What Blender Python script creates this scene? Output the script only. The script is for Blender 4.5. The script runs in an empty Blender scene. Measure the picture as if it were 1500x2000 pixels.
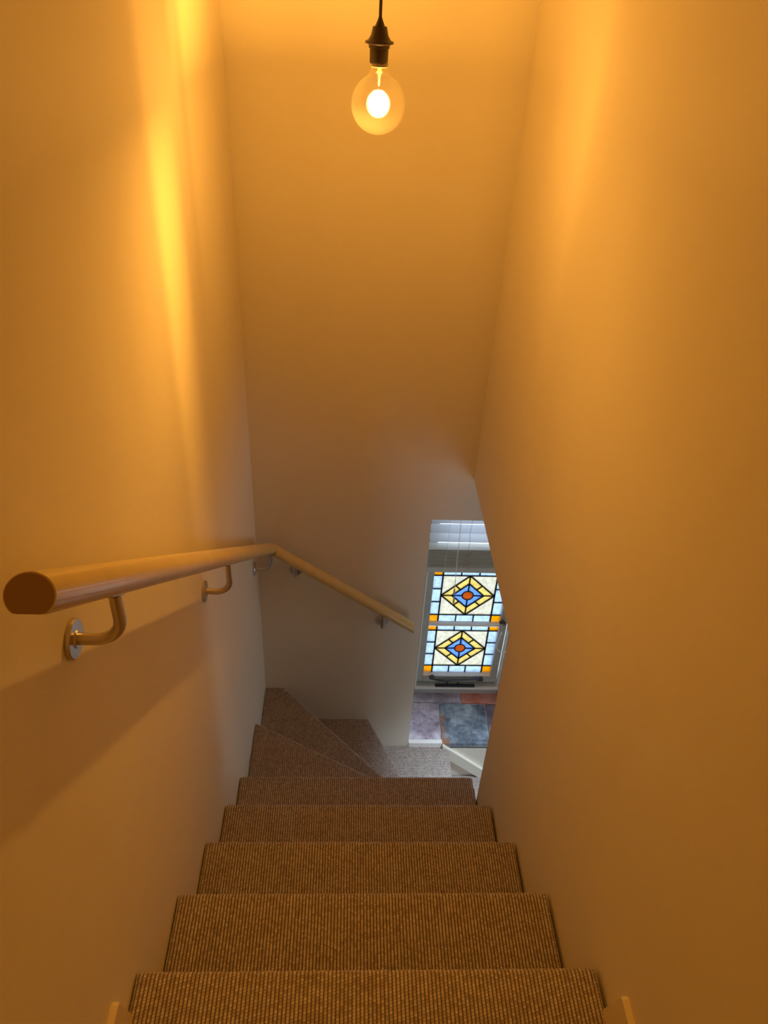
import bpy, bmesh, math, random
from mathutils import Vector, Matrix

# ------------------------------------------------------------------ camera
ZC = 4.5                      # height of the camera above the world origin; heights below are relative to it
sc = bpy.context.scene
col = sc.collection
R_ = Vector((0.99853, -0.02782, 0.04661))
cam_data = bpy.data.cameras.new('camera')
cam_data.sensor_fit = 'HORIZONTAL'
cam_data.sensor_width = 36.0
cam_data.lens = 36.0 * 1467.898 / 1500.0
cam_data.clip_start = 0.02
cam = bpy.data.objects.new('camera', cam_data)
col.objects.link(cam)
pitch, roll, yaw = -0.6228, 0.0574, 0.0618
cy, sy, cp, sp = math.cos(yaw), math.sin(yaw), math.cos(pitch), math.sin(pitch)
F = Vector((sy * cp, cy * cp, sp)); R = Vector((cy, -sy, 0)); U = R.cross(F)
R2 = R * math.cos(roll) + U * math.sin(roll); U2 = U * math.cos(roll) - R * math.sin(roll)
M = Matrix((R2, U2, -F)).transposed().to_4x4()
M.translation = Vector((0, 0, ZC))
cam.matrix_world = M
sc.camera = cam

# ------------------------------------------------------------------ sky, light, exposure
BULB = Vector((0.044, 1.604, -0.203 + ZC))
world = bpy.data.worlds.new('overcast_sky'); sc.world = world
world.use_nodes = True
bg = world.node_tree.nodes['Background']
bg.inputs['Color'].default_value = (0.76, 0.87, 1.0, 1)
bg.inputs['Strength'].default_value = 3.1
sc.view_settings.view_transform = 'Standard'
sc.view_settings.look = 'None'
sc.view_settings.exposure = 0.0
sc.view_settings.gamma = 1.0
sc.view_settings.use_curve_mapping = False
sc.cycles.max_bounces = 12
sc.cycles.diffuse_bounces = 8
sc.cycles.transparent_max_bounces = 16
sc.cycles.sample_clamp_indirect = 6.0
sc.cycles.caustics_reflective = False
sc.cycles.caustics_refractive = False

def area_light(name, loc, direction, sx, sz, power, color):
    d = bpy.data.lights.new(name, 'AREA'); d.shape = 'RECTANGLE'; d.size = sx; d.size_y = sz
    d.energy = power; d.color = color
    o = bpy.data.objects.new(name, d); col.objects.link(o)
    o.location = loc
    o.rotation_euler = Vector(direction).to_track_quat('-Z', 'Z').to_euler()
    return o
DAY = (0.66, 0.82, 1.0)
area_light('added_hall_daylight', (1.35, -0.66, -2.45 + ZC), (0, 1, 0), 0.96, 1.3, 1.2, DAY)  # unseen light added to brighten the turn and the sill
dl = area_light('added_tread_spot', (0.98, 1.80, -1.50 + ZC), (-0.38, 0.18, -1.52), 0.14, 0.14, 1.7, DAY)  # unseen cool spot added to brighten the tread below the window
dl.data.spread = math.radians(39)
area_light('added_east_daylight', (2.74, 1.86, -2.5 + ZC), (-1, 0, 0), 0.60, 1.3, 1.4, DAY)  # unseen light added for the cool tint on the lower left wall
area_light('added_landing_fill', (0.06, -0.75, 1.13 + ZC), (0, 0, -1), 0.22, 0.22, 2.0, (1.0, 0.46, 0.075))  # unseen warm fill added behind the camera to even out the walls
POWER = 6.8
lamp_data = bpy.data.lights.new('bulb_light', 'POINT')
lamp_data.energy = POWER
lamp_data.color = (1.0, 0.46, 0.068)
lamp_data.shadow_soft_size = 0.012
lamp_data.use_nodes = True
nt = lamp_data.node_tree
em = nt.nodes['Emission']
tc = nt.nodes.new('ShaderNodeTexCoord')
sep = nt.nodes.new('ShaderNodeSeparateXYZ')
nt.links.new(tc.outputs['Normal'], sep.inputs[0])
def mth(t, op, *ins):
    n = t.nodes.new('ShaderNodeMath'); n.operation = op
    for i, v in enumerate(ins):
        if isinstance(v, (int, float)): n.inputs[i].default_value = v
        else: t.links.new(v, n.inputs[i])
    return n.outputs[0]
# streaks of the strip filaments, weaker along the axis, with directions shaped by hand
phi = mth(nt, 'ARCTAN2', sep.outputs['Y'], sep.outputs['X'])
ph01 = mth(nt, 'FRACT', mth(nt, 'ADD', mth(nt, 'DIVIDE', phi, 2 * math.pi), 1.0))
ramp = nt.nodes.new('ShaderNodeValToRGB')
nt.links.new(ph01, ramp.inputs[0])
stops = [(0, .85), (4, .90), (30, .86), (44, .80), (54, .85), (66, 1.0), (74, .84), (90, .80), (104, .78), (116, .95), (126, .85),
         (134, 1.08), (158, 1.08), (166, .82), (176, 1.02), (206, 1.0), (216, .58), (240, .54), (300, .54), (340, .54), (351, .6)]
ramp.color_ramp.interpolation = 'EASE'
els = ramp.color_ramp.elements
els[0].position = 0; els[1].position = 1.0
for e, v in ((els[0], .8), (els[1], .8)): e.color = (v / 2, v / 2, v / 2, 1)
for dg, v in stops[1:]:
    e = els.new(dg / 360.0); e.color = (v / 2, v / 2, v / 2, 1)
zz = mth(nt, 'MULTIPLY', sep.outputs['Z'], sep.outputs['Z'])
vert = mth(nt, 'SUBTRACT', 1.0, mth(nt, 'MULTIPLY', zz, 0.15))
fwd = nt.nodes.new('ShaderNodeClamp'); nt.links.new(mth(nt, 'MULTIPLY', sep.outputs['Y'], 3.0), fwd.inputs[0])
vert = mth(nt, 'SUBTRACT', vert, mth(nt, 'MULTIPLY', mth(nt, 'MULTIPLY', mth(nt, 'MULTIPLY', zz, zz), fwd.outputs[0]), 0.50))  # dims what falls on the lower back wall
lobe = mth(nt, 'MULTIPLY', mth(nt, 'MAXIMUM', mth(nt, 'MULTIPLY', sep.outputs['Y'], sep.outputs['Z']), 0.0), 9.5)  # added lobe, back and down, brightens the lower walls and near treads
lobe = mth(nt, 'MULTIPLY', lobe, mth(nt, 'SUBTRACT', 0.9, mth(nt, 'MULTIPLY', sep.outputs['X'], 0.75)))
vert = mth(nt, 'ADD', vert, lobe)
nt.links.new(mth(nt, 'MULTIPLY', mth(nt, 'MULTIPLY', ramp.outputs[0], 2.0), vert), em.inputs['Strength'])
lamp = bpy.data.objects.new('bulb_light', lamp_data); col.objects.link(lamp)
lamp.location = BULB

# ------------------------------------------------------------------ helpers
random.seed(4)
def tag(o, label=None, cat=None, group=None, kind=None):
    if label: o['label'] = label
    if cat: o['category'] = cat
    if group: o['group'] = group
    if kind: o['kind'] = kind
    return o
def empty(name, loc=(0, 0, 0)):
    o = bpy.data.objects.new(name, None); o.empty_display_size = .05
    col.objects.link(o); o.location = Vector(loc) + Vector((0, 0, ZC)); return o
def link(name, bm, mat, parent=None, smooth=False, kind=None, recalc=True):
    """bm is in camera-relative coordinates"""
    if recalc: bmesh.ops.recalc_face_normals(bm, faces=bm.faces)
    me = bpy.data.meshes.new(name); 
    off = Vector((0, 0, ZC))
    if parent is not None:
        p = parent; tot = Vector((0, 0, 0))
        while p is not None: tot += Vector(p.location); p = p.parent
        off -= tot
    bmesh.ops.translate(bm, vec=off, verts=bm.verts)
    if smooth:
        for f in bm.faces: f.smooth = True
    bm.to_mesh(me); bm.free()
    me.materials.append(mat)
    if smooth:
        try: me.set_sharp_from_angle(angle=math.radians(42))
        except Exception: pass
    o = bpy.data.objects.new(name, me); col.objects.link(o)
    if parent is not None: o.parent = parent
    if kind: o['kind'] = kind
    return o
def box(bm, x0, x1, y0, y1, z0, z1, bev=0, seg=2):
    vs = [bm.verts.new((x, y, z)) for x in (x0, x1) for y in (y0, y1) for z in (z0, z1)]
    q = [(0, 1, 3, 2), (4, 6, 7, 5), (0, 4, 5, 1), (2, 3, 7, 6), (0, 2, 6, 4), (1, 5, 7, 3)]
    fs = [bm.faces.new([vs[i] for i in f]) for f in q]
    if bev:
        es = list({e for f in fs for e in f.edges})
        bmesh.ops.bevel(bm, geom=es, offset=bev, segments=seg, affect='EDGES', profile=.5)
    return bm
def B(*a, **k):
    bm = bmesh.new(); box(bm, *a, **k); return bm
def prism(bm, poly, axis, a0, a1, bev=0):
    """poly of 2D points in the plane normal to axis"""
    def P(p, a):
        return {'x': (a, p[0], p[1]), 'y': (p[0], a, p[1]), 'z': (p[0], p[1], a)}[axis]
    v0 = [bm.verts.new(P(p, a0)) for p in poly]; v1 = [bm.verts.new(P(p, a1)) for p in poly]
    fs = [bm.faces.new(v0), bm.faces.new(v1[::-1])]
    n = len(poly)
    for i in range(n): fs.append(bm.faces.new((v0[i], v1[i], v1[(i + 1) % n], v0[(i + 1) % n])))
    if bev:
        es = list({e for f in fs for e in f.edges})
        bmesh.ops.bevel(bm, geom=es, offset=bev, segments=1, affect='EDGES')
    return bm
def tube(bm, pts, r, n=12, cap=True, closed=False):
    pts = [Vector(p) for p in pts]; rings = []
    rr = r if isinstance(r, (list, tuple)) else [r] * len(pts)
    up = None
    for i, p in enumerate(pts):
        if closed: t = pts[(i + 1) % len(pts)] - pts[i - 1]
        else: t = pts[min(i + 1, len(pts) - 1)] - pts[max(i - 1, 0)]
        t.normalize()
        if up is None:
            up = Vector((0, 0, 1)) if abs(t.z) < .9 else Vector((1, 0, 0))
        a = (up - t * up.dot(t)).normalized(); up = a
        b = t.cross(a)
        rings.append([bm.verts.new(p + (a * math.cos(k * 2 * math.pi / n) + b * math.sin(k * 2 * math.pi / n)) * rr[i]) for k in range(n)])
    m = len(rings)
    for i in range(m if closed else m - 1):
        A, C = rings[i], rings[(i + 1) % m]
        for k in range(n): bm.faces.new((A[k], A[(k + 1) % n], C[(k + 1) % n], C[k]))
    if cap and not closed:
        bm.faces.new(rings[0][::-1]); bm.faces.new(rings[-1])
    return bm
def lathe(bm, prof, centre, axis=(0, 0, 1), n=32):
    axis = Vector(axis).normalized(); c = Vector(centre)
    a = axis.orthogonal().normalized(); b = axis.cross(a)
    rings = []
    for r, h in prof:
        if r < 1e-6: rings.append([bm.verts.new(c + axis * h)])
        else: rings.append([bm.verts.new(c + axis * h + (a * math.cos(k * 2 * math.pi / n) + b * math.sin(k * 2 * math.pi / n)) * r) for k in range(n)])
    for A, C in zip(rings, rings[1:]):
        if len(A) == 1 and len(C) == 1: continue
        for k in range(n):
            k2 = (k + 1) % n
            if len(A) == 1: bm.faces.new((A[0], C[k], C[k2]))
            elif len(C) == 1: bm.faces.new((A[k], A[k2], C[0]))
            else: bm.faces.new((A[k], A[k2], C[k2], C[k]))
    return bm

# ------------------------------------------------------------------ materials
def mat(name, color, rough=.5, metal=0, spec=.5, coat=0):
    m = bpy.data.materials.new(name); m.use_nodes = True
    p = m.node_tree.nodes['Principled BSDF']
    p.inputs['Base Color'].default_value = (*color, 1)
    p.inputs['Roughness'].default_value = rough
    p.inputs['Metallic'].default_value = metal
    p.inputs['Specular IOR Level'].default_value = spec
    if coat: p.inputs['Coat Weight'].default_value = coat; p.inputs['Coat Roughness'].default_value = .12
    return m
def nd(m, t): return m.node_tree.nodes.new(t)
def lk(m, a, b): m.node_tree.links.new(a, b)
def bump(m, height, strength, dist=.01):
    b = nd(m, 'ShaderNodeBump'); b.inputs['Strength'].default_value = strength; b.inputs['Distance'].default_value = dist
    lk(m, height, b.inputs['Height'])
    lk(m, b.outputs[0], m.node_tree.nodes['Principled BSDF'].inputs['Normal'])
def noise(m, scale, detail=3, rough=.5, vec=None, scl=None):
    n = nd(m, 'ShaderNodeTexNoise'); n.inputs['Scale'].default_value = scale; n.inputs['Detail'].default_value = detail
    n.inputs['Roughness'].default_value = rough
    if vec is None:
        vec = nd(m, 'ShaderNodeNewGeometry').outputs['Position']
    if scl:
        mp = nd(m, 'ShaderNodeMapping'); mp.inputs['Scale'].default_value = scl; lk(m, vec, mp.inputs[0]); vec = mp.outputs[0]
    lk(m, vec, n.inputs['Vector'])
    return n.outputs['Fac']
def cramp(m, fac, stops):
    r = nd(m, 'ShaderNodeValToRGB'); lk(m, fac, r.inputs[0])
    e = r.color_ramp.elements
    e[0].position, e[0].color = stops[0][0], (*stops[0][1], 1)
    e[1].position, e[1].color = stops[-1][0], (*stops[-1][1], 1)
    for p, c in stops[1:-1]:
        x = e.new(p); x.color = (*c, 1)
    return r.outputs[0]
def base(m, out): lk(m, out, m.node_tree.nodes['Principled BSDF'].inputs['Base Color'])

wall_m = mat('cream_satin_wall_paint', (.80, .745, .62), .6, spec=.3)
base(wall_m, cramp(wall_m, noise(wall_m, 1.7, 5, .6), [(.3, (.775, .715, .585)), (.7, (.815, .76, .64))]))
_n1 = noise(wall_m, 2.3, 2, .5, scl=(1, 1, .35)); _n2 = noise(wall_m, 260, 2, .6)
_mx = mth(wall_m.node_tree, 'ADD', _n1, mth(wall_m.node_tree, 'MULTIPLY', _n2, .012))
bump(wall_m, _mx, .5, .02)
hall_m = mat('beige_hall_wall_paint', (.42, .38, .33), .8)  # unseen hall paint, darkened to cut light bounced into the stairwell
paint_m = mat('white_gloss_paint', (.90, .89, .85), .25, spec=.5)
frame_m = mat('shaded_pale_window_paint', (.5, .5, .45), .3)  # pale paint darkened: the frame's backlit shade is in the colour
base(frame_m, cramp(frame_m, noise(frame_m, 30, 3), [(.35, (.46, .465, .42)), (.7, (.53, .535, .49))]))

def carpet_mat():
    m = mat('ribbed_wool_carpet', (.3, .25, .2), .95, spec=.12)
    t = m.node_tree
    uv = nd(m, 'ShaderNodeUVMap'); uv.uv_map = 'UVMap'
    s = nd(m, 'ShaderNodeSeparateXYZ'); lk(m, uv.outputs[0], s.inputs[0])
    u, v = s.outputs[0], s.outputs[1]
    fu = mth(t, 'FRACT', u)
    crest = mth(t, 'SINE', mth(t, 'MULTIPLY', fu, math.pi))          # 0 groove, 1 crest
    iu = mth(t, 'FLOOR', u)
    # loops along each rib
    vv = mth(t, 'ADD', v, mth(t, 'MULTIPLY', iu, .37))
    loop = mth(t, 'ABSOLUTE', mth(t, 'SINE', mth(t, 'MULTIPLY', vv, math.pi)))
    cell = nd(m, 'ShaderNodeCombineXYZ'); lk(m, iu, cell.inputs[0]); lk(m, mth(t, 'FLOOR', vv), cell.inputs[1])
    wn = nd(m, 'ShaderNodeTexWhiteNoise'); wn.noise_dimensions = '2D'; lk(m, cell.outputs[0], wn.inputs['Vector'])
    fine = noise(m, 900, 2, .6); big = noise(m, 26, 3, .6)
    k = mth(t, 'ADD', mth(t, 'MULTIPLY', wn.outputs['Value'], .42), mth(t, 'MULTIPLY', fine, .25))
    k = mth(t, 'ADD', k, mth(t, 'MULTIPLY', big, .33))
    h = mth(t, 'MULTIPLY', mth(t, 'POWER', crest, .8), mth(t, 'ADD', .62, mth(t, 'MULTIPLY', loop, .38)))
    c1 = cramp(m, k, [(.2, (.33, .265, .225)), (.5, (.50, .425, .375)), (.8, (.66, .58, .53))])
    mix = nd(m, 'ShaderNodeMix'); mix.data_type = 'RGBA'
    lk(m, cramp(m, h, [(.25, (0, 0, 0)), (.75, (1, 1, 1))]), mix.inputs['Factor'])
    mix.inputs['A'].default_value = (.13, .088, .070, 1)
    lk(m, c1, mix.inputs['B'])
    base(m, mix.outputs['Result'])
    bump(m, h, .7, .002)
    p = t.nodes['Principled BSDF']
    p.inputs['Sheen Weight'].default_value = .25; p.inputs['Sheen Roughness'].default_value = .5
    return m
carpet_m = carpet_mat()

wood_m = mat('varnished_pine', (.62, .47, .2), .35, coat=.5)
def wood_nodes(m, c0, c1, scl):
    w = noise(m, 14, 5, .65, scl=scl); w2 = noise(m, 3, 2, .5)
    f = mth(m.node_tree, 'ADD', mth(m.node_tree, 'MULTIPLY', w, .75), mth(m.node_tree, 'MULTIPLY', w2, .25))
    base(m, cramp(m, f, [(.3, c0), (.65, c1)]))
tcg = None
wood_nodes(wood_m, (.62, .48, .19), (.70, .56, .25), (1.6, 1.6, 1.6))
wood_nodes_end = mat('shaded_pine_end', (.30, .17, .07), .45)
nickel_m = mat('satin_nickel', (.62, .56, .50), .32, metal=1)
black_m = mat('dark_bronze_lampholder', (.045, .028, .02), .38, spec=.5)
cord_m = mat('brown_flex', (.09, .045, .02), .7)
iron_m = mat('black_iron', (.012, .013, .016), .32, spec=.6)
lead_m = mat('black_lead_came', (.012, .012, .016), .6)
mortar_m = mat('pale_mortar', (.50, .47, .48), .85)
base(mortar_m, cramp(mortar_m, noise(mortar_m, 60, 4), [(.35, (.36, .33, .34)), (.65, (.62, .58, .58))]))
slatw_m = bpy.data.materials.new('white_blind_slat'); slatw_m.use_nodes = True
_t = slatw_m.node_tree; _tl = _t.nodes.new('ShaderNodeBsdfTranslucent'); _tl.inputs[0].default_value = (.88, .90, .95, 1)
_ms = _t.nodes.new('ShaderNodeMixShader'); _ms.inputs[0].default_value = .68
_t.links.new(_t.nodes['Principled BSDF'].outputs[0], _ms.inputs[1]); _t.links.new(_tl.outputs[0], _ms.inputs[2]); _t.links.new(_ms.outputs[0], _t.nodes['Material Output'].inputs[0])
_p = slatw_m.node_tree.nodes['Principled BSDF']; _p.inputs['Base Color'].default_value = (.80, .80, .78, 1); _p.inputs['Roughness'].default_value = .4
cordw_m = mat('white_cord', (.95, .93, .88), .6)

def stone_mat(name, c0, c1, c2, rough=.33, fleck=0.0):
    m = mat(name, c1, rough, spec=.6)
    n = noise(m, 7, 6, .6); n2 = noise(m, 40, 6, .65)
    f = mth(m.node_tree, 'ADD', mth(m.node_tree, 'MULTIPLY', n, .7), mth(m.node_tree, 'MULTIPLY', n2, .3))
    base(m, cramp(m, f, [(.39, c0), (.5, c1), (.63, c2)]))
    bump(m, f, .5, .006)
    rr = nd(m, 'ShaderNodeMapRange'); lk(m, n2, rr.inputs[0]); rr.inputs['To Min'].default_value = rough - .1; rr.inputs['To Max'].default_value = rough + .25
    lk(m, rr.outputs[0], m.node_tree.nodes['Principled BSDF'].inputs['Roughness'])
    return m

def glass_piece(name, c, thru=.45):
    m = bpy.data.materials.new(name); m.use_nodes = True; t = m.node_tree
    t.nodes.remove(t.nodes['Principled BSDF']); out = t.nodes['Material Output']
    tl = t.nodes.new('ShaderNodeBsdfTranslucent'); tp = t.nodes.new('ShaderNodeBsdfTransparent')
    gl = t.nodes.new('ShaderNodeBsdfGlossy'); gl.inputs['Roughness'].default_value = .15
    nz = t.nodes.new('ShaderNodeTexNoise'); nz.inputs['Scale'].default_value = 55; nz.inputs['Detail'].default_value = 4
    g = t.nodes.new('ShaderNodeNewGeometry'); t.links.new(g.outputs['Position'], nz.inputs['Vector'])
    r = t.nodes.new('ShaderNodeValToRGB'); t.links.new(nz.outputs['Fac'], r.inputs[0])
    e = r.color_ramp.elements
    e[0].position = .35; e[0].color = (*[x * .88 for x in c], 1); e[1].position = .65; e[1].color = (*[min(1, x * 1.08) for x in c], 1)
    t.links.new(r.outputs[0], tl.inputs[0]); t.links.new(r.outputs[0], tp.inputs[0])
    a = t.nodes.new('ShaderNodeMixShader'); a.inputs[0].default_value = thru
    t.links.new(tl.outputs[0], a.inputs[1]); t.links.new(tp.outputs[0], a.inputs[2])
    b = t.nodes.new('ShaderNodeMixShader'); b.inputs[0].default_value = .05
    t.links.new(a.outputs[0], b.inputs[1]); t.links.new(gl.outputs[0], b.inputs[2])
    t.links.new(b.outputs[0], out.inputs[0])
    return m
GL = {'blue': glass_piece('pale_blue_glass', (.58, .67, .77)), 'white': glass_piece('clear_cathedral_glass', (.69, .66, .57)),
      'yellow': glass_piece('yellow_glass', (.75, .63, .31)), 'deep': glass_piece('cobalt_glass', (.31, .47, .79)),
      'orange': glass_piece('orange_glass', (.79, .46, .013)), 'amber': glass_piece('amber_glass', (.54, .21, .05))}
clear_m = bpy.data.materials.new('clear_pane'); clear_m.use_nodes = True
_t = clear_m.node_tree; _t.nodes.remove(_t.nodes['Principled BSDF'])
_a = _t.nodes.new('ShaderNodeBsdfTransparent'); _a.inputs[0].default_value = (.95, .97, 1, 1)
_g = _t.nodes.new('ShaderNodeBsdfGlossy'); _g.inputs['Roughness'].default_value = .02
_f = _t.nodes.new('ShaderNodeMixShader'); _f.inputs[0].default_value = .05
_t.links.new(_a.outputs[0], _f.inputs[1]); _t.links.new(_g.outputs[0], _f.inputs[2]); _t.links.new(_f.outputs[0], _t.nodes['Material Output'].inputs[0])

# ------------------------------------------------------------------ the shell
XL, XR, YB, YE, ZS = -0.3405, 0.4595, 2.2661, 1.4814, -1.4753
YN, ZT, ZF, ZLOW = -1.7, 1.15, -1.396, -4.28        # landing end, ceiling, landing level, lower floor
WT = .06
XW0, XW1, ZW0, ZW1 = .3205, .845, -3.03, -1.6617    # window recess
YG = 2.62
S = 'structure'
tag(link('wall_left', B(XL - .15, XL, YN - .1, YB + .5, ZLOW - .1, ZT + .1), wall_m), kind=S)
bm = bmesh.new()
box(bm, XL, XW0, YB, YB + .5, ZLOW - .1, ZT + .1)
box(bm, XW1, 2.8, YB, YB + .5, ZLOW - .1, ZT + .1)
box(bm, XW0, XW1, YB, YB + .5, ZW1, ZT + .1)
box(bm, XW0, XW1, YB, YB + .5, ZLOW - .1, ZW0)
tag(link('wall_back', bm, wall_m), kind=S)
bm = bmesh.new()
prism(bm, [(YN - .1, ZLOW - .1), (YE, ZLOW - .1), (YE, ZS), (YB, ZS), (YB, ZT + .1), (YN - .1, ZT + .1)], 'x', XR, XR + WT)
tag(link('wall_right', bm, wall_m), kind=S)
tag(link('wall_near', B(XL, XR, YN - .1, YN, ZLOW - .1, ZT + .1), wall_m), kind=S)
tag(link('ceiling', B(XL, XR, YN, YB, ZT, ZT + .1), wall_m), kind=S)
# lower hall to the right
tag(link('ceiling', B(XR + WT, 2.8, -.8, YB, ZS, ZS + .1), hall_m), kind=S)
tag(link('floor', B(XL, 2.8, -.8, YB, ZLOW - .1, ZLOW), mat('oak_floor', (.30, .19, .10), .4)), kind=S)
bm = bmesh.new()   # south wall with an added window opening
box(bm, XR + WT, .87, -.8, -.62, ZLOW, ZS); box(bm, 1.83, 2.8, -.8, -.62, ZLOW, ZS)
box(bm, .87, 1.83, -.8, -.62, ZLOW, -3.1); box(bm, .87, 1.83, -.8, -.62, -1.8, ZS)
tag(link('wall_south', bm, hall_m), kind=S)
bm = bmesh.new()
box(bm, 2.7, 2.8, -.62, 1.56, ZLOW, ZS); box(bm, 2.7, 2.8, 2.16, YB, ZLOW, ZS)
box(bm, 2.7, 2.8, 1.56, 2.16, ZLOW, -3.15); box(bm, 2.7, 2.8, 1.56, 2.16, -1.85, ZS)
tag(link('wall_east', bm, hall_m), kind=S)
for nm, a in (('added_window_2', (.87, 1.83, -.655, -.625, -3.1, -1.8)), ('added_window_3', (2.705, 2.735, 1.56, 2.16, -3.15, -1.85))):  # unseen windows added as openings for the two daylight lights
    x0, x1, y0, y1, z0, z1 = a; bm = bmesh.new(); w = .045
    box(bm, x0, x1, y0, y1, z0, z0 + w); box(bm, x0, x1, y0, y1, z1 - w, z1)
    if nm == 'added_window_2':
        box(bm, x0, x0 + w, y0, y1, z0, z1); box(bm, x1 - w, x1, y0, y1, z0, z1); box(bm, (x0 + x1) / 2 - .015, (x0 + x1) / 2 + .015, y0, y1, z0, z1)
    else:
        box(bm, x0, x1, y0, y0 + w, z0, z1); box(bm, x0, x1, y1 - w, y1, z0, z1)
    tag(link(nm, bm, paint_m), kind=S)

# ------------------------------------------------------------------ staircase with ribbed carpet
PITCH = .0068
def clip_line(poly, o, d):
    """interval of o + t d inside a convex polygon"""
    area = sum(poly[i][0] * poly[(i + 1) % len(poly)][1] - poly[(i + 1) % len(poly)][0] * poly[i][1] for i in range(len(poly)))
    sg = 1 if area > 0 else -1
    t0, t1 = -1e9, 1e9
    for i in range(len(poly)):
        a, b = Vector(poly[i]), Vector(poly[(i + 1) % len(poly)])
        e = b - a; n = Vector((-e.y, e.x)) * sg                 # inward
        dn = n.dot(d); num = n.dot(a - o)
        if abs(dn) < 1e-9:
            if n.dot(o - a) < 0: return None
            continue
        t = num / dn
        if dn > 0: t0 = max(t0, t)
        else: t1 = min(t1, t)
    return (t0, t1) if t1 - t0 > .004 else None
RN = .0145
def carpet_step(name, poly, P, Q, z, zn, d, parent, droop=True, mul=6):
    d = Vector(d).normalized(); l = Vector((-d.y, d.x))
    P, Q = Vector(P), Vector(Q); e = (Q - P).normalized(); n = Vector((-e.y, e.x))
    c = sum((Vector(p) for p in poly), Vector((0, 0))) / len(poly)
    if n.dot(P - c) < 0: n = -n
    dn = d.dot(n)
    ss = [Vector(p).dot(l) for p in poly]; s0, s1 = min(ss) + .0005, max(ss) - .0005
    ns = int((s1 - s0) / PITCH * mul)
    bm = bmesh.new(); uvl = bm.loops.layers.uv.new('UVMap')
    prev = None
    drop = z - zn
    for i in range(ns + 1):
        s = s0 + (s1 - s0) * i / ns
        r = clip_line(poly, l * s, d)
        if r is None: prev = None; continue
        t0, t1 = r
        fr = (s / PITCH) % 1.0
        h = .0022 * (math.sin(fr * math.pi) ** .7) - .002
        end = l * s + d * t1
        nose = abs((end - P).dot(n)) < 1e-4
        pts = []
        edge = min(s - s0, s1 - s)
        dr = -.005 * max(0, 1 - edge / .010) ** 2 if droop else 0
        jit = .0004 * math.sin(i * .9) 
        if nose:
            tb = t1 - RN / dn
            if tb <= t0: prev = None; continue
            for k in range(4):
                t = t0 + (tb - t0) * k / 4
                q = l * s + d * t; pts.append((q.x, q.y, z + h + dr, t))
            b = l * s + d * tb; arc = 0
            for k in range(9):
                th = math.radians(k * 150 / 8)
                q = b + n * ((RN + h) * math.sin(th))
                pts.append((q.x, q.y, z - RN + (RN + h) * math.cos(th) + dr, tb + RN * th))
            q0 = b + n * (RN * .25 + h); tl = tb + RN * 2.6
            pts.append((q0.x, q0.y, z - 2.4 * RN, tl + .01)); pts.append((q0.x, q0.y, zn - .002, tl + drop))
        else:
            for k in range(15):
                t = t0 + (t1 - t0) * k / 14
                q = l * s + d * t; pts.append((q.x, q.y, z + h, t))
        vs = [bm.verts.new((max(p[0], XL + .002), min(p[1], YB - .002), p[2])) for p in pts]
        cur = (vs, [p[3] for p in pts], s, nose)
        if prev is not None and prev[3] == nose:
            for k in range(len(vs) - 1):
                f = bm.faces.new((prev[0][k], vs[k], vs[k + 1], prev[0][k + 1])); f.smooth = True
                for lp, (ss_, tt_) in zip(f.loops, ((prev[2], prev[1][k]), (s, cur[1][k]), (s, cur[1][k + 1]), (prev[2], prev[1][k + 1]))):
                    lp[uvl].uv = (ss_ / PITCH, tt_ / .0052)
        prev = cur
    bmesh.ops.reverse_faces(bm, faces=[f for f in bm.faces if f.normal.z < -.2 and False])
    return link(name, bm, carpet_m, parent, recalc=True)

stairs = tag(empty('staircase', (.06, .6, ZLOW)), 'steep winding staircase clad wall to wall in brown ribbed carpet', 'stairs')
x0, x1 = XL + .003, XR - .007
zt = [-1.396, -1.6057, -1.8154, -2.0251, -2.2348, -2.425, -2.603, -2.812, -3.012, -3.235, -3.445, -3.655, -3.865, -4.075, ZLOW]
yn = [.5937 + .24155 * i for i in range(5)]
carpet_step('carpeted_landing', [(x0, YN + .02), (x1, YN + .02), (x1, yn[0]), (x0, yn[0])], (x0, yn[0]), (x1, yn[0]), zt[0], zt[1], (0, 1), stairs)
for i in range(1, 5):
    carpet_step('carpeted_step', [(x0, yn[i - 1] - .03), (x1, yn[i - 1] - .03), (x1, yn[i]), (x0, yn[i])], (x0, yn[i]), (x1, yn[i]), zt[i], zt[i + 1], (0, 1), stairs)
leak_block_m = mat('dark_leak_block', (.10, .06, .035), .8)
for i in range(5):  # dark boxes added under the steps to block light leaking at the carpet edges
    ya = YN + .02 if i == 0 else yn[i - 1] - .035
    link('leak_block', B(XL + .0012, XR - .0012, ya, yn[i] - .035, zt[i + 1] - .05, zt[i] - .022), leak_block_m, stairs)
xr9 = .518; YB_ = YB - .003
L6 = ((x0, 1.936), (XR, 1.502)); L7 = ((-.257, YB_), (XR, 1.515)); L8 = ((.1245, YB_), (XR, 1.55))
wind = [
    ([(x0, 1.50), (XR, 1.495), L6[1], L6[0]], L6, 5, (0, 1)),
    ([(x0, 1.85), (XR, 1.48), L7[1], L7[0], (x0, YB_)], L7, 6, (.15, 1)),
    ([(-.30, YB_), (XR - .03, 1.49), L8[1], L8[0]], L8, 7, (1, .10)),
    ([(.02, YB_), (.40, 1.49), (xr9, 1.49), (xr9, YB_)], ((xr9, 1.49), (xr9, YB_)), 8, (1, 0)),
]
for poly, L, k, d in wind:
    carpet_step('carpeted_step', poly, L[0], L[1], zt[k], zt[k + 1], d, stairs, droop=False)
xn = xr9
for k in range(9, 14):
    a = xn - .03; xn += .235
    carpet_step('carpeted_step', [(a, 1.49), (xn, 1.49), (xn, YB_), (a, YB_)], (xn, 1.49), (xn, YB_), zt[k], zt[k + 1], (1, 0), stairs)

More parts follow.
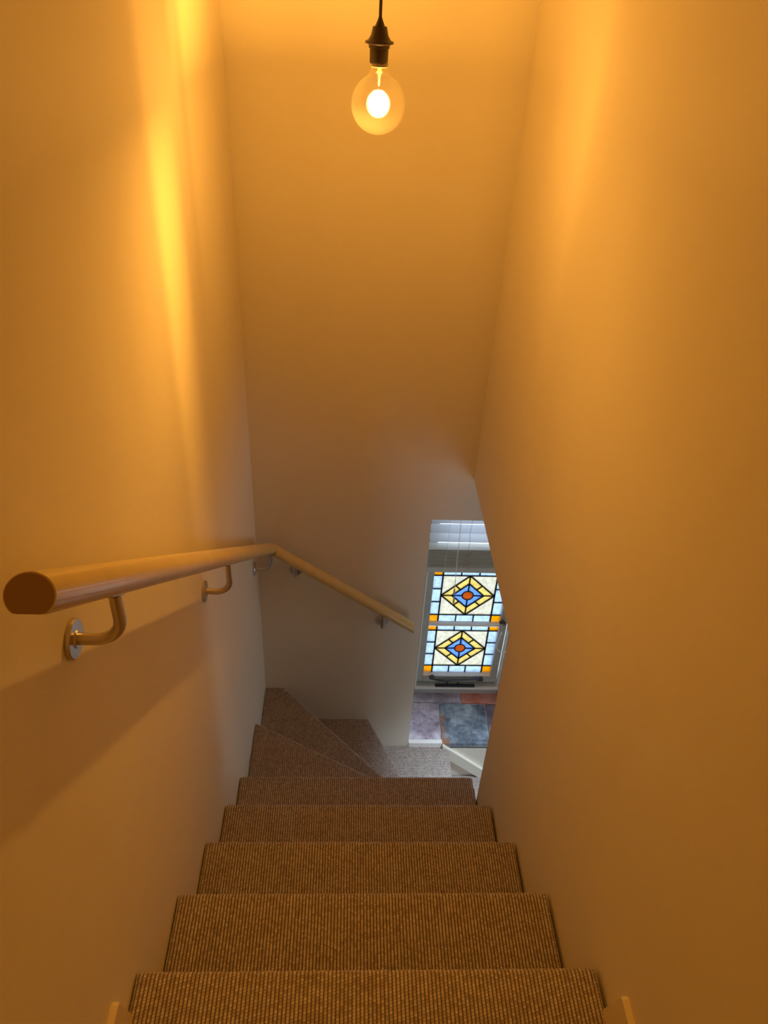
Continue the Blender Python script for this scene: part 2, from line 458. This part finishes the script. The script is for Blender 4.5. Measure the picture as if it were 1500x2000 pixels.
# lower flight side wall towards the hall
bm = bmesh.new()
prism(bm, [(XR + WT, ZLOW), (xn, ZLOW), (xn, -4.05), (XR + WT, -3.0)], 'y', 1.42, 1.485)
tag(link('wall_stair', bm, wall_m), kind=S)

# ------------------------------------------------------------------ skirting, trims
sk_m = mat('cream_gloss_skirting', (.80, .70, .50), .3)
for nm, xa, xb in (('baseboard_left', XL, XL + .012), ('baseboard_right', XR - .012, XR)):
    bm = bmesh.new()
    prism(bm, [(YN, ZF - .01), (.524, ZF - .01), (.5215, -1.385), (.503, -1.291), (.497, -1.287), (YN, -1.287)], 'x', xa, xb, bev=.0015)
    tag(link(nm, bm, sk_m), kind=S)
# white nosing strip in front of the sill, string board down the wall
tag(link('trim_1', B(XW0 + .001, .483, YB - .004, YB + .0185, -3.016, -2.984, bev=.002), paint_m), kind=S)
bm = bmesh.new()
sl = -.205 / .235
prism(bm, [(.4835, -2.985), (.4835, -3.06), (.530, -3.10), (1.9, -3.10 + 1.37 * sl), (1.9, -2.985 + 1.4165 * sl)], 'y', YB - .018, YB, bev=.002)
tag(link('trim_2', bm, wall_m), kind=S)
# ------------------------------------------------------------------ tiled sill
sill = tag(link('trim_3', B(XW0, XW1, YB + .019, YG - .03, ZW0, -2.9915), mortar_m), kind=S)
t_lilac = stone_mat('lilac_grey_stone', (.16, .13, .16), (.36, .32, .40), (.66, .63, .72))
t_lilac2 = stone_mat('mottled_lilac_stone', (.13, .09, .11), (.38, .31, .39), (.72, .68, .76), .22)
t_slate = stone_mat('blue_grey_slate', (.05, .06, .085), (.13, .165, .21), (.38, .45, .52), .2)
t_red = stone_mat('red_terracotta_tile', (.40, .11, .08), (.62, .19, .13), (.66, .34, .30), .35)
t_purple = stone_mat('dark_purple_slate', (.08, .06, .085), (.15, .11, .15), (.27, .24, .30), .3)
# rust stain of the slate's left edge
def tile(poly, m, label, zb=-3.012, ztop=-2.985):
    bm = bmesh.new()
    random.seed(len(label))
    # chipped, slightly wavy outline
    out = []
    for i in range(len(poly)):
        a, b = Vector(poly[i]), Vector(poly[(i + 1) % len(poly)])
        k = 7
        e = b - a; nrm = Vector((-e.y, e.x)).normalized()
        for j in range(k):
            q = a + e * (j / k)
            if j: q += nrm * random.uniform(-.0011, .0011)
            out.append((q.x, q.y))
    prism(bm, out, 'z', zb, ztop + random.uniform(-.0012, .0012), bev=.0012)
    return tag(link('tile', bm, m, sill, smooth=False), label)
tile([(XW0 + .002, 2.285), (.475, 2.285), (.484, 2.503), (XW0 + .002, 2.507)], t_lilac2, 'mottled lilac grey stone tile')
tsl = tile([(.482, 2.262), (.711, 2.262), (.719, 2.497), (.490, 2.503)], t_slate, 'blue grey slate tile with rusty edge')
tile([(.717, 2.262), (XW1 - .002, 2.262), (XW1 - .002, 2.493), (.7245, 2.497)], t_purple, 'dark purple slate tile')
tile([(XW0 + .002, 2.513), (.596, 2.510), (.600, 2.580), (XW0 + .002, 2.580)], t_lilac, 'narrow lilac grey stone tile')
tile([(.603, 2.510), (XW1 - .002, 2.500), (XW1 - .002, 2.580), (.606, 2.580)], t_red, 'red terracotta tile')
# rusty orange edge on the slate: a stain with its own place
_m = t_slate; _tr = _m.node_tree
_pos = nd(_m, 'ShaderNodeNewGeometry').outputs['Position']; _s = nd(_m, 'ShaderNodeSeparateXYZ'); lk(_m, _pos, _s.inputs[0])
_d = mth(_tr, 'ADD', mth(_tr, 'MULTIPLY', mth(_tr, 'SUBTRACT', _s.outputs[0], .484), 22), mth(_tr, 'MULTIPLY', mth(_tr, 'SUBTRACT', _s.outputs[1], 2.30), 3.0))
_d = mth(_tr, 'ADD', _d, mth(_tr, 'MULTIPLY', mth(_tr, 'SUBTRACT', noise(_m, 30, 4), .5), 1.6))
_mask = nd(_m, 'ShaderNodeMapRange'); lk(_m, _d, _mask.inputs[0]); _mask.inputs['From Min'].default_value = 0; _mask.inputs['From Max'].default_value = .9
_mask.inputs['To Min'].default_value = 1; _mask.inputs['To Max'].default_value = 0
_mx = nd(_m, 'ShaderNodeMix'); _mx.data_type = 'RGBA'; lk(_m, _mask.outputs[0], _mx.inputs['Factor'])
_old = _tr.nodes['Principled BSDF'].inputs['Base Color'].links[0].from_socket
lk(_m, _old, _mx.inputs['A']); _mx.inputs['B'].default_value = (.36, .15, .06, 1); base(_m, _mx.outputs['Result'])

# ------------------------------------------------------------------ window
K = YG / 2.60
win = tag(link('window_1', bmesh.new(), frame_m), kind=S)
bm = bmesh.new()
yf0, yf1 = 2.572, 2.66
box(bm, XW0, .371, yf0, yf1, -2.99, ZW1, bev=.003); box(bm, .793, XW1, yf0, yf1, -2.99, ZW1, bev=.003)
box(bm, .371, .793, yf0, yf1, -2.99, -2.937, bev=.004)
box(bm, .371, .793, yf0, yf1, ZW1 - .04, ZW1)
link('window_frame', bm, frame_m, win)
bm = bmesh.new()   # lighter bead around the frame's inner edge
box(bm, .3655, .3725, 2.566, 2.60, -2.94, ZW1, bev=.002); box(bm, .7865, .7935, 2.566, 2.60, -2.94, ZW1, bev=.002)
box(bm, .3655, .7935, 2.560, 2.575, -2.945, -2.936, bev=.002)
link('frame_bead', bm, paint_m, win)
# casement sash
gx0, gx1 = .404 * K, .744 * K
gz0, gz1 = -2.871 * K, -1.74
bm = bmesh.new()
box(bm, .374, gx0, 2.600, 2.645, -2.932, ZW1 - .045, bev=.003); box(bm, gx1, .784, 2.600, 2.645, -2.932, ZW1 - .045, bev=.003)
box(bm, gx0, gx1, 2.600, 2.645, -2.932, gz0 + .004, bev=.002)
box(bm, gx0, gx1, 2.600, 2.645, gz1, ZW1 - .045)
link('sash', bm, frame_m, win)
bm = bmesh.new()   # sloped glazing bead at the bottom of the glass
prism(bm, [(2.602, gz0 - .004), (2.602, gz0 + .004), (YG + .001, gz0 + .016), (YG + .001, gz0 - .004)], 'x', gx0, gx1)
link('glazing_bead', bm, paint_m, win)
bm = bmesh.new()   # glazing bars
for zc in (-2.525 * K, -2.165 * K):
    prism(bm, [(2.601, zc + .005), (2.601, zc + .011), (2.605, zc + .0135), (2.606, zc + .016), (YG - .001, zc + .0225), (YG - .001, zc + .002)], 'x', gx0, gx1)
link('glazing_bar', bm, paint_m, win)

def pane(poly, kind, label=None):
    """poly in window metres (x, z) in the measured plane; inset so the lead covers the joints"""
    bm = bmesh.new()
    prism(bm, [(p[0] * K, p[1] * K) for p in poly], 'y', YG, YG + .003)
    return link('glass_pane', bm, GL[kind], win)
class Leads:
    def __init__(s): s.bm = bmesh.new()
    def line(s, a, b, w=.0042):
        w *= 1.32
        a, b = Vector(a) * K, Vector(b) * K; e = (b - a).normalized(); n = Vector((-e.y, e.x)) * w / 2
        a = a - e * w * .3; b = b + e * w * .3
        prism(s.bm, [tuple(a + n), tuple(b + n), tuple(b - n), tuple(a - n)], 'y', YG - .0025, YG + .0055)
    def ring(s, c, r, w=.0045):
        tube(s.bm, [(c[0] * K + r * math.cos(t * math.pi / 16), YG + .0015, c[1] * K + r * math.sin(t * math.pi / 16)) for t in range(32)], w / 2 + .0012, n=6, closed=True)
vx0, vx1 = .4475, .699                    # inner verticals
fx0, fx1 = .404, .744
third = [vx0 + (vx1 - vx0) * t / 3 for t in (0, 1, 2, 3)]
def leaded(ztop, zA, zB, zbot):
    """a leaded light: zA..zB main square with the diamond"""
    L = Leads(); cx, cz = (vx0 + vx1) / 2, (zA + zB) / 2
    hw, hh = (vx1 - vx0) / 2 - .001, (zA - zB) / 2 - .0005
    for (a, b) in ((ztop, zA), (zB, zbot)):
        for x in ((fx0, vx0), (vx1, fx1)): pane([(x[0], a), (x[1], a), (x[1], b), (x[0], b)], 'orange')
        for i in range(3):
            pane([(third[i], a), (third[i + 1], a), (third[i + 1], b), (third[i], b)], 'blue')
            if i: L.line((third[i], a), (third[i], b))
    for x in ((fx0, vx0), (vx1, fx1)):
        for i in range(3):
            a = zA + (zB - zA) * i / 3; b = zA + (zB - zA) * (i + 1) / 3
            pane([(x[0], a), (x[1], a), (x[1], b), (x[0], b)], 'blue')
            if i: L.line((x[0], a), (x[1], a))
    L.line((vx0, ztop), (vx0, zbot), .0052); L.line((vx1, ztop), (vx1, zbot), .0052)
    L.line((fx0, zA), (fx1, zA)); L.line((fx0, zB), (fx1, zB))
    r = .60; rc = .026
    for sx in (-1, 1):
        for sz in (-1, 1):
            T = (cx, cz + sz * hh); S_ = (cx + sx * hw, cz); ti = (cx, cz + sz * hh * r); si = (cx + sx * hw * r, cz)
            pane([(cx, cz + sz * hh), (cx + sx * (vx1 - vx0) / 2, cz + sz * (zA - zB) / 2), (cx + sx * hw, cz)], 'white')
            mo = ((T[0] + S_[0]) / 2, (T[1] + S_[1]) / 2); mi = ((ti[0] + si[0]) / 2, (ti[1] + si[1]) / 2)
            pane([T, mo, mi, ti], 'yellow'); pane([mo, S_, si, mi], 'yellow')
            arc = [(cx + sx * rc * math.sin(t * math.pi / 12), cz + sz * rc * math.cos(t * math.pi / 12)) for t in range(7)]
            pane([ti, si] + arc[::-1], 'deep')
            L.line(T, S_, .0048); L.line(ti, si, .0048); L.line(mo, mi)
    for sx in (-1, 1):
        L.line((cx + sx * hw, cz), (cx + sx * rc, cz), .0038)
        L.line((cx, cz + sx * hh), (cx, cz + sx * rc), .0048)
    pane([(cx + rc * math.cos(t * math.pi / 12), cz + rc * math.sin(t * math.pi / 12)) for t in range(24)], 'amber')
    L.ring((cx, cz), rc * K)
    link('lead_came', L.bm, lead_m, win)
leaded(-2.172, -2.219, -2.462, -2.508)
leaded(-2.542, -2.566, -2.809, -2.868)
bm = B(gx0, gx1, YG, YG + .003, -2.166, gz1 + .002)
tag(link('glass_pane', bm, clear_m, win), 'clear upper pane behind the blind')

# black iron stay on the bottom rail
st = bmesh.new()
zb = -2.9; yb = 2.592
curl = [(.452 + .0155 * (1 - t / 16) * math.cos(-math.pi / 2 - t * .62) , yb - .004, zb + .0165 + .017 * (1 - t / 18) * math.sin(-math.pi / 2 - t * .62)) for t in range(13, -1, -1)]
tube(st, curl + [(.475, yb - .006, zb - .002), (.52, yb - .010, zb - .004), (.58, yb - .008, zb), (.64, yb - .008, zb + .002), (.69, yb - .008, zb + .006)],
     [.0026] * 6 + [.0034] * 8 + [.0046, .0050, .0044, .0046, .0055], n=8)
stay = link('casement_stay', st, iron_m, win, smooth=True)
bm = bmesh.new(); box(bm, .678, .712, yb - .012, yb + .008, zb - .004, zb + .012, bev=.002); link('stay_pivot', bm, iron_m, stay)
bm = bmesh.new(); box(bm, .47, .672, yb - .024, yb - .004, -2.936, -2.931, bev=.001)
for x in (.53, .585): lathe(bm, [(.0035, 0), (.0035, .012), (.005, .014), (.004, .019), (0, .020)], (x, yb - .014, -2.932), n=10)
link('stay_pin_plate', bm, iron_m, stay)
# curled iron fastener on the right stile
fb = bmesh.new(); fx, fz, fy = .752, -2.487, 2.578
tube(fb, [(fx + .0135 * (1 - t / 26) * math.cos(t * .55 + 1), fy, fz + .0135 * (1 - t / 26) * math.sin(t * .55 + 1)) for t in range(22)], .0026, n=8)
tube(fb, [(fx + .0135, fy, fz), (fx + .016, fy + .004, fz - .016), (fx + .012, fy + .012, fz - .03)], .003, n=8)
fas = link('casement_fastener', fb, iron_m, win, smooth=True)
bm = bmesh.new(); box(bm, fx + .003, fx + .020, fy + .010, 2.602, fz - .055, fz - .018, bev=.003); link('fastener_plate', bm, nickel_m, fas)

# ------------------------------------------------------------------ venetian blind
bl = tag(empty('venetian_blind', (.58, 2.52, -1.70)), 'white venetian blind drawn half up over the stained glass window', 'blind')
bx0, bx1 = .352, .812
link('headrail', B(bx0, bx1, 2.49, 2.54, -1.735, -1.70, bev=.002), slatw_m, bl)
slatc_m = mat('shaded_stack_slat', (.62, .62, .56), .45)  # stacked slats' copy of the white, darkened for their backlit shade
def slat(z, tilt, y=2.515, name='slat', w=.048, m=slatw_m):
    bm = bmesh.new(); n = 8; top = []; bot = []
    for i in range(n + 1):
        a = (i / n - .5) * w; zz = .0035 * (1 - (2 * i / n - 1) ** 2)
        yy = a * math.cos(tilt) ; z2 = a * math.sin(tilt) + zz
        top.append((y + yy, z + z2 + .0008)); bot.append((y + yy, z + z2 - .0008))
    prism(bm, top + bot[::-1], 'x', bx0 + .003, bx1 - .003)
    return link(name, bm, m, bl)
for z in (-1.79, -1.838, -1.888, -1.936): slat(z, math.radians(14))
for k in range(11): slat(-1.984 - k * .0088, random.uniform(-.03, .03), y=2.515 + random.uniform(-.0015, .0015), m=slatc_m)
bm = B(bx0 + .003, bx1 - .003, 2.49, 2.54, -2.110, -2.080, bev=.003); link('bottom_rail', bm, slatc_m, bl)
for x in (.43, .735):
    for y in (2.490, 2.541):
        bm = bmesh.new(); tube(bm, [(x, y, -1.735), (x + .002, y, -1.9), (x, y, -2.10)], .0007, n=5)
        link('ladder_cord', bm, cordw_m, bl)
for dx, ze in ((0, -2.205), (.003, -2.255)):
    bm = bmesh.new(); yy = 2.478
    tube(bm, [(.468 + dx, yy, -1.72), (.474 + dx, yy, -1.9), (.478 + dx, yy - .002, -2.08), (.484 + dx, yy, ze)], .0008, n=6)
    c = link('lift_cord', bm, cordw_m, bl)
    bm = bmesh.new(); lathe(bm, [(.0015, .012), (.0035, .010), (.0045, -.012), (.0045, -.020), (0, -.021)], (.484 + dx, yy, ze), n=14)
    link('tassel', bm, mat('clear_plastic_tassel', (.45, .52, .55), .15), c, smooth=True)
bm = bmesh.new(); random.seed(9)
tube(bm, [(.521, 2.480, -1.735), (.5205, 2.480, -1.83), (.518, 2.480, -1.89), (.522, 2.479, -1.93), (.519, 2.479, -1.985)], .0008, n=5)
pts = []
for i in range(46):
    pts.append((.520 + random.uniform(-.019, .019), 2.478 - random.uniform(0, .012), -1.985 - i * .0019 + random.uniform(-.007, .007)))
tube(bm, pts, .0009, n=5)
link('knotted_cord', bm, mat('worn_cord', (.50, .40, .36), .7), bl, smooth=True)
bm = bmesh.new()
tube(bm, [(.7525, 2.56, -2.545), (.7475, 2.556, -2.575), (.742, 2.552, -2.605), (.741, 2.55, -2.627), (.747, 2.55, -2.645), (.758, 2.55, -2.656), (.775, 2.55, -2.661), (.793, 2.55, -2.654), (.800, 2.55, -2.62), (.797, 2.555, -2.56), (.800, 2.56, -2.3), (.803, 2.53, -1.735)], .0022, n=8)
lathe(bm, [(.003, .006), (.0042, .0), (.0042, -.010), (.002, -.012)], (.7530, 2.56, -2.538), n=12)
link('cord_loop', bm, cordw_m, bl, smooth=True)

# ------------------------------------------------------------------ handrails
RR = .0225
def rail_profile():
    p = []
    for k in range(28):
        t = k * 2 * math.pi / 28
        p.append((RR * math.cos(t) * 1.03, max(RR * math.sin(t) * .95, -RR * .72)))
    return p
J = Vector((XL + .065, YB - .065, -1.762))
A0 = Vector((XL + .065, .499, -.4575)); E2 = Vector((.284, YB - .065, -2.160))
def rail_mesh(P, Q, nP, nQ):
    """profile swept from P to Q; end faces lie in the planes with normals nP, nQ"""
    d = (Q - P).normalized(); side = d.cross(Vector((0, 0, 1))).normalized(); up = side.cross(d).normalized()
    bm = bmesh.new(); rings = []
    L = (Q - P).length; nseg = 24
    for i in range(nseg + 1):
        ring = []
        for a, b in rail_profile():
            o = P + side * a + up * b + d * (L * i / nseg)
            if i == 0: o = o - d * ((o - P).dot(nP) / d.dot(nP))
            if i == nseg: o = o - d * ((o - Q).dot(nQ) / d.dot(nQ))
            ring.append(bm.verts.new(o))
        rings.append(ring)
    n = len(rings[0])
    for A, C in zip(rings, rings[1:]):
        for k in range(n): bm.faces.new((A[k], A[(k + 1) % n], C[(k + 1) % n], C[k]))
    c0 = bm.faces.new(rings[0][::-1]); c1 = bm.faces.new(rings[-1])
    return bm, c0, c1
def end_bevel(bm, faces):
    es = [e for f in faces for e in f.edges]
    bmesh.ops.bevel(bm, geom=es, offset=.0012, segments=2, affect='EDGES')
d1 = (J - A0).normalized(); d2 = (E2 - J).normalized()
mit = (d1 + d2).normalized()
rail_a = tag(empty('handrail', A0), 'long varnished pine handrail sloping down the left wall, nearest the viewer', 'handrail')
rail_b = tag(empty('handrail', E2), 'short varnished pine handrail sloping down the back wall beside the window', 'handrail')
for par, P, Q, nP, nQ, ends in ((rail_a, A0, J, d1, mit, 0), (rail_b, J + d2 * .0022, E2, mit, Vector((1, 0, 0)), 1)):
    bm, c0, c1 = rail_mesh(P, Q, nP, nQ)
    end_bevel(bm, [c0 if ends == 0 else c1])
    o = link('rail', bm, wood_m, par, smooth=True)
    # cut face painted darker, for the shade on its unlit side
    o.data.materials.append(wood_nodes_end)
    big = sorted(o.data.polygons, key=lambda f: -f.area)
    for f in o.data.polygons:
        if len(f.vertices) > 12:
            c = o.matrix_world @ f.center
            w = Vector(f.center) + Vector(par.location) - Vector((0, 0, ZC))
            if (w - (P if ends == 0 else Q)).length < .02: f.material_index = 1
def bracket(parent, wallpt, nrm, railP, railD, rc):
    """rose on the wall, bent arm, saddle under the rail"""
    w = Vector(wallpt); n = Vector(nrm)
    proj = .065
    # rail centre above the arm
    o = w + n * proj
    k = (o - railP).dot(Vector((railD.x, railD.y, 0))) / (railD.x ** 2 + railD.y ** 2)
    c = railP + railD * k
    top = c.z - RR * .72 / math.sqrt(railD.x ** 2 + railD.y ** 2) - .002
    ra = .0078; br = .036
    pts = [w + n * .002, w + n * (proj - br)]
    for t in range(1, 9):
        th = t * math.pi / 16
        pts.append(w + n * (proj - br + br * math.sin(th)) + Vector((0, 0, br * (1 - math.cos(th)))))
    pts.append(Vector((o.x, o.y, top)))
    bm = bmesh.new(); tube(bm, pts, ra, n=18)
    arm = link('bracket', bm, nickel_m, parent, smooth=True)
    bm = bmesh.new()
    lathe(bm, [(0, 0), (.0258, 0), (.0262, .0015), (.0262, .0045), (.0245, .0062), (.012, .0066), (.0105, .0085), (0, .0085)], w, n, 40)
    link('wall_rose', bm, nickel_m, arm, smooth=True)
    # saddle plate following the slope
    bm = bmesh.new(); d = railD.normalized(); s = d.cross(Vector((0, 0, 1))).normalized(); u = s.cross(d)
    cc = c - u * (RR * .72 + .0015)
    vs = []
    for a in (-.024, .024):
        for b in (-.010, .010):
            for e in (-.0014, .0014): vs.append(bm.verts.new(cc + d * a + s * b + u * e))
    for f in [(0, 1, 3, 2), (4, 6, 7, 5), (0, 4, 5, 1), (2, 3, 7, 6), (0, 2, 6, 4), (1, 5, 7, 3)]: bm.faces.new([vs[i] for i in f])
    bmesh.ops.bevel(bm, geom=list(bm.edges), offset=.0008, segments=1, affect='EDGES')
    link('saddle_plate', bm, nickel_m, arm)
for y, z in ((.682, -.697), (1.376, -1.238), (2.166, -1.833)): bracket(rail_a, (XL, y, z), (1, 0, 0), A0, d1, 0)
for x, z in ((-.190, -1.915), (.158, -2.183)): bracket(rail_b, (x, YB, z), (0, -1, 0), J, d2, 0)

# ------------------------------------------------------------------ pendant lamp
bx, by, bz = BULB.x, BULB.y, BULB.z - ZC
pen = tag(empty('pendant_lamp', (bx - .002, by, ZT)), 'bare round filament bulb glowing on a brown flex above the stairs', 'lamp')
lamp.parent = pen; lamp.matrix_parent_inverse = Matrix.Translation(-pen.location)
ox = bx - .002
bm = bmesh.new(); tube(bm, [(ox, by, ZT), (ox, by, bz + .135)], .0029, n=10); link('cord', bm, cord_m, pen, smooth=True)
bm = bmesh.new(); lathe(bm, [(0, 0), (.045, 0), (.045, -.008), (.036, -.02), (.012, -.026), (.004, -.034), (0, -.034)], (ox, by, ZT)); link('ceiling_rose', bm, black_m, pen, smooth=True)
zh = -.068   # top of the holder
bm = bmesh.new()
lathe(bm, [(.0032, 0.002), (.0045, -.002), (.0088, -.0115), (.0128, -.0125), (.0134, -.015), (.016, -.026), (.0205, -.033), (.0258, -.0350), (.0262, -.0385), (.0205, -.0402), (.0192, -.042), (.0192, -.0455),
           (.0172, -.0465), (.0168, -.068), (.0160, -.0700), (0, -.0700)], (ox, by, zh), n=40)
link('lamp_holder', bm, black_m, pen, smooth=True)
# glass envelope
gm = bpy.data.materials.new('thin_lamp_glass'); gm.use_nodes = True; t = gm.node_tree
t.nodes.remove(t.nodes['Principled BSDF'])
tp = t.nodes.new('ShaderNodeBsdfTransparent'); tp.inputs[0].default_value = (1, .985, .95, 1)
tl = t.nodes.new('ShaderNodeBsdfTranslucent'); tl.inputs[0].default_value = (1, 1, 1, 1)
gl = t.nodes.new('ShaderNodeBsdfGlossy'); gl.inputs['Roughness'].default_value = .05
lw = t.nodes.new('ShaderNodeLayerWeight'); lw.inputs['Blend'].default_value = .22
m1 = t.nodes.new('ShaderNodeMixShader'); m1.inputs[0].default_value = .006
m2 = t.nodes.new('ShaderNodeMixShader')
t.links.new(tp.outputs[0], m1.inputs[1]); t.links.new(tl.outputs[0], m1.inputs[2])
t.links.new(mth(t, 'MULTIPLY', lw.outputs['Facing'], .45), m2.inputs[0]); t.links.new(m1.outputs[0], m2.inputs[1]); t.links.new(gl.outputs[0], m2.inputs[2])
t.links.new(m2.outputs[0], t.nodes['Material Output'].inputs[0])
rb = .0515
prof = [(.0150, .0680), (.0155, .060), (.0175, .054)]
for k in range(5, 37):
    th = math.radians(180 * k / 36); 
    if rb * math.sin(th) > .019 or k > 10: prof.append((rb * math.sin(th), rb * math.cos(th)))
prof[-1] = (0, -rb)
bm = bmesh.new(); lathe(bm, prof, (bx, by, bz - .002), n=48)
bulb = link('bulb', bm, gm, pen, smooth=True)
bm = bmesh.new(); lathe(bm, [(.0035, .066), (.0038, .05), (.0022, .044), (.0016, .030), (0, .029)], (bx, by, bz), n=14)
link('glass_stem', bm, mat('pale_glass_stem', (.85, .72, .45), .2), bulb, smooth=True)
bm = bmesh.new(); lathe(bm, [(.0150, .069), (.0153, .0635), (.0142, .062), (.0153, .0605), (.0140, .059)], (bx, by, bz), n=30)
link('screw_collar', bm, mat('aged_screw_thread', (.30, .24, .15), .4, metal=.3), bulb, smooth=True)
fm = bpy.data.materials.new('filament_and_glare_glow'); fm.use_nodes = True; t = fm.node_tree
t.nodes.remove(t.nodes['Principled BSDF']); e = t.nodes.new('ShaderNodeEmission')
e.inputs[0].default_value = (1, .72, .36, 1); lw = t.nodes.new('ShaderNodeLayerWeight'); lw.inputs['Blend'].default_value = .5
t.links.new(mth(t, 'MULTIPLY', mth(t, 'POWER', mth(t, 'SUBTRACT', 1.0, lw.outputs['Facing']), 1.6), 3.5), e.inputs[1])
# glow core stands in for glare around the strips; light passes through it
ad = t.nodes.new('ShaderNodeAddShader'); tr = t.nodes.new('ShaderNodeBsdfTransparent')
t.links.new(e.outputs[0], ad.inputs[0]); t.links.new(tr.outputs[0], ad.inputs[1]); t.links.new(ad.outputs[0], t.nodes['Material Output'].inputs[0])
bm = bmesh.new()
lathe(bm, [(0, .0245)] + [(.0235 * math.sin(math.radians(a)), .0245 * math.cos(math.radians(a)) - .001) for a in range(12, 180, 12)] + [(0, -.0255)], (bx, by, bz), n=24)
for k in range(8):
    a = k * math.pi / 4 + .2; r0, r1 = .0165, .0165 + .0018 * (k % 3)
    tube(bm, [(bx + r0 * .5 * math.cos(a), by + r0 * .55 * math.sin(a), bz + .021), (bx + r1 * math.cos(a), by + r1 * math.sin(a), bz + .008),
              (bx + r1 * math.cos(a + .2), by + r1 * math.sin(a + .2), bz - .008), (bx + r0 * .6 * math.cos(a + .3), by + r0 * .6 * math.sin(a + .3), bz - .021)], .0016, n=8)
fil = link('filament', bm, fm, bulb, smooth=True)  # filament strips and the glare blob in one mesh
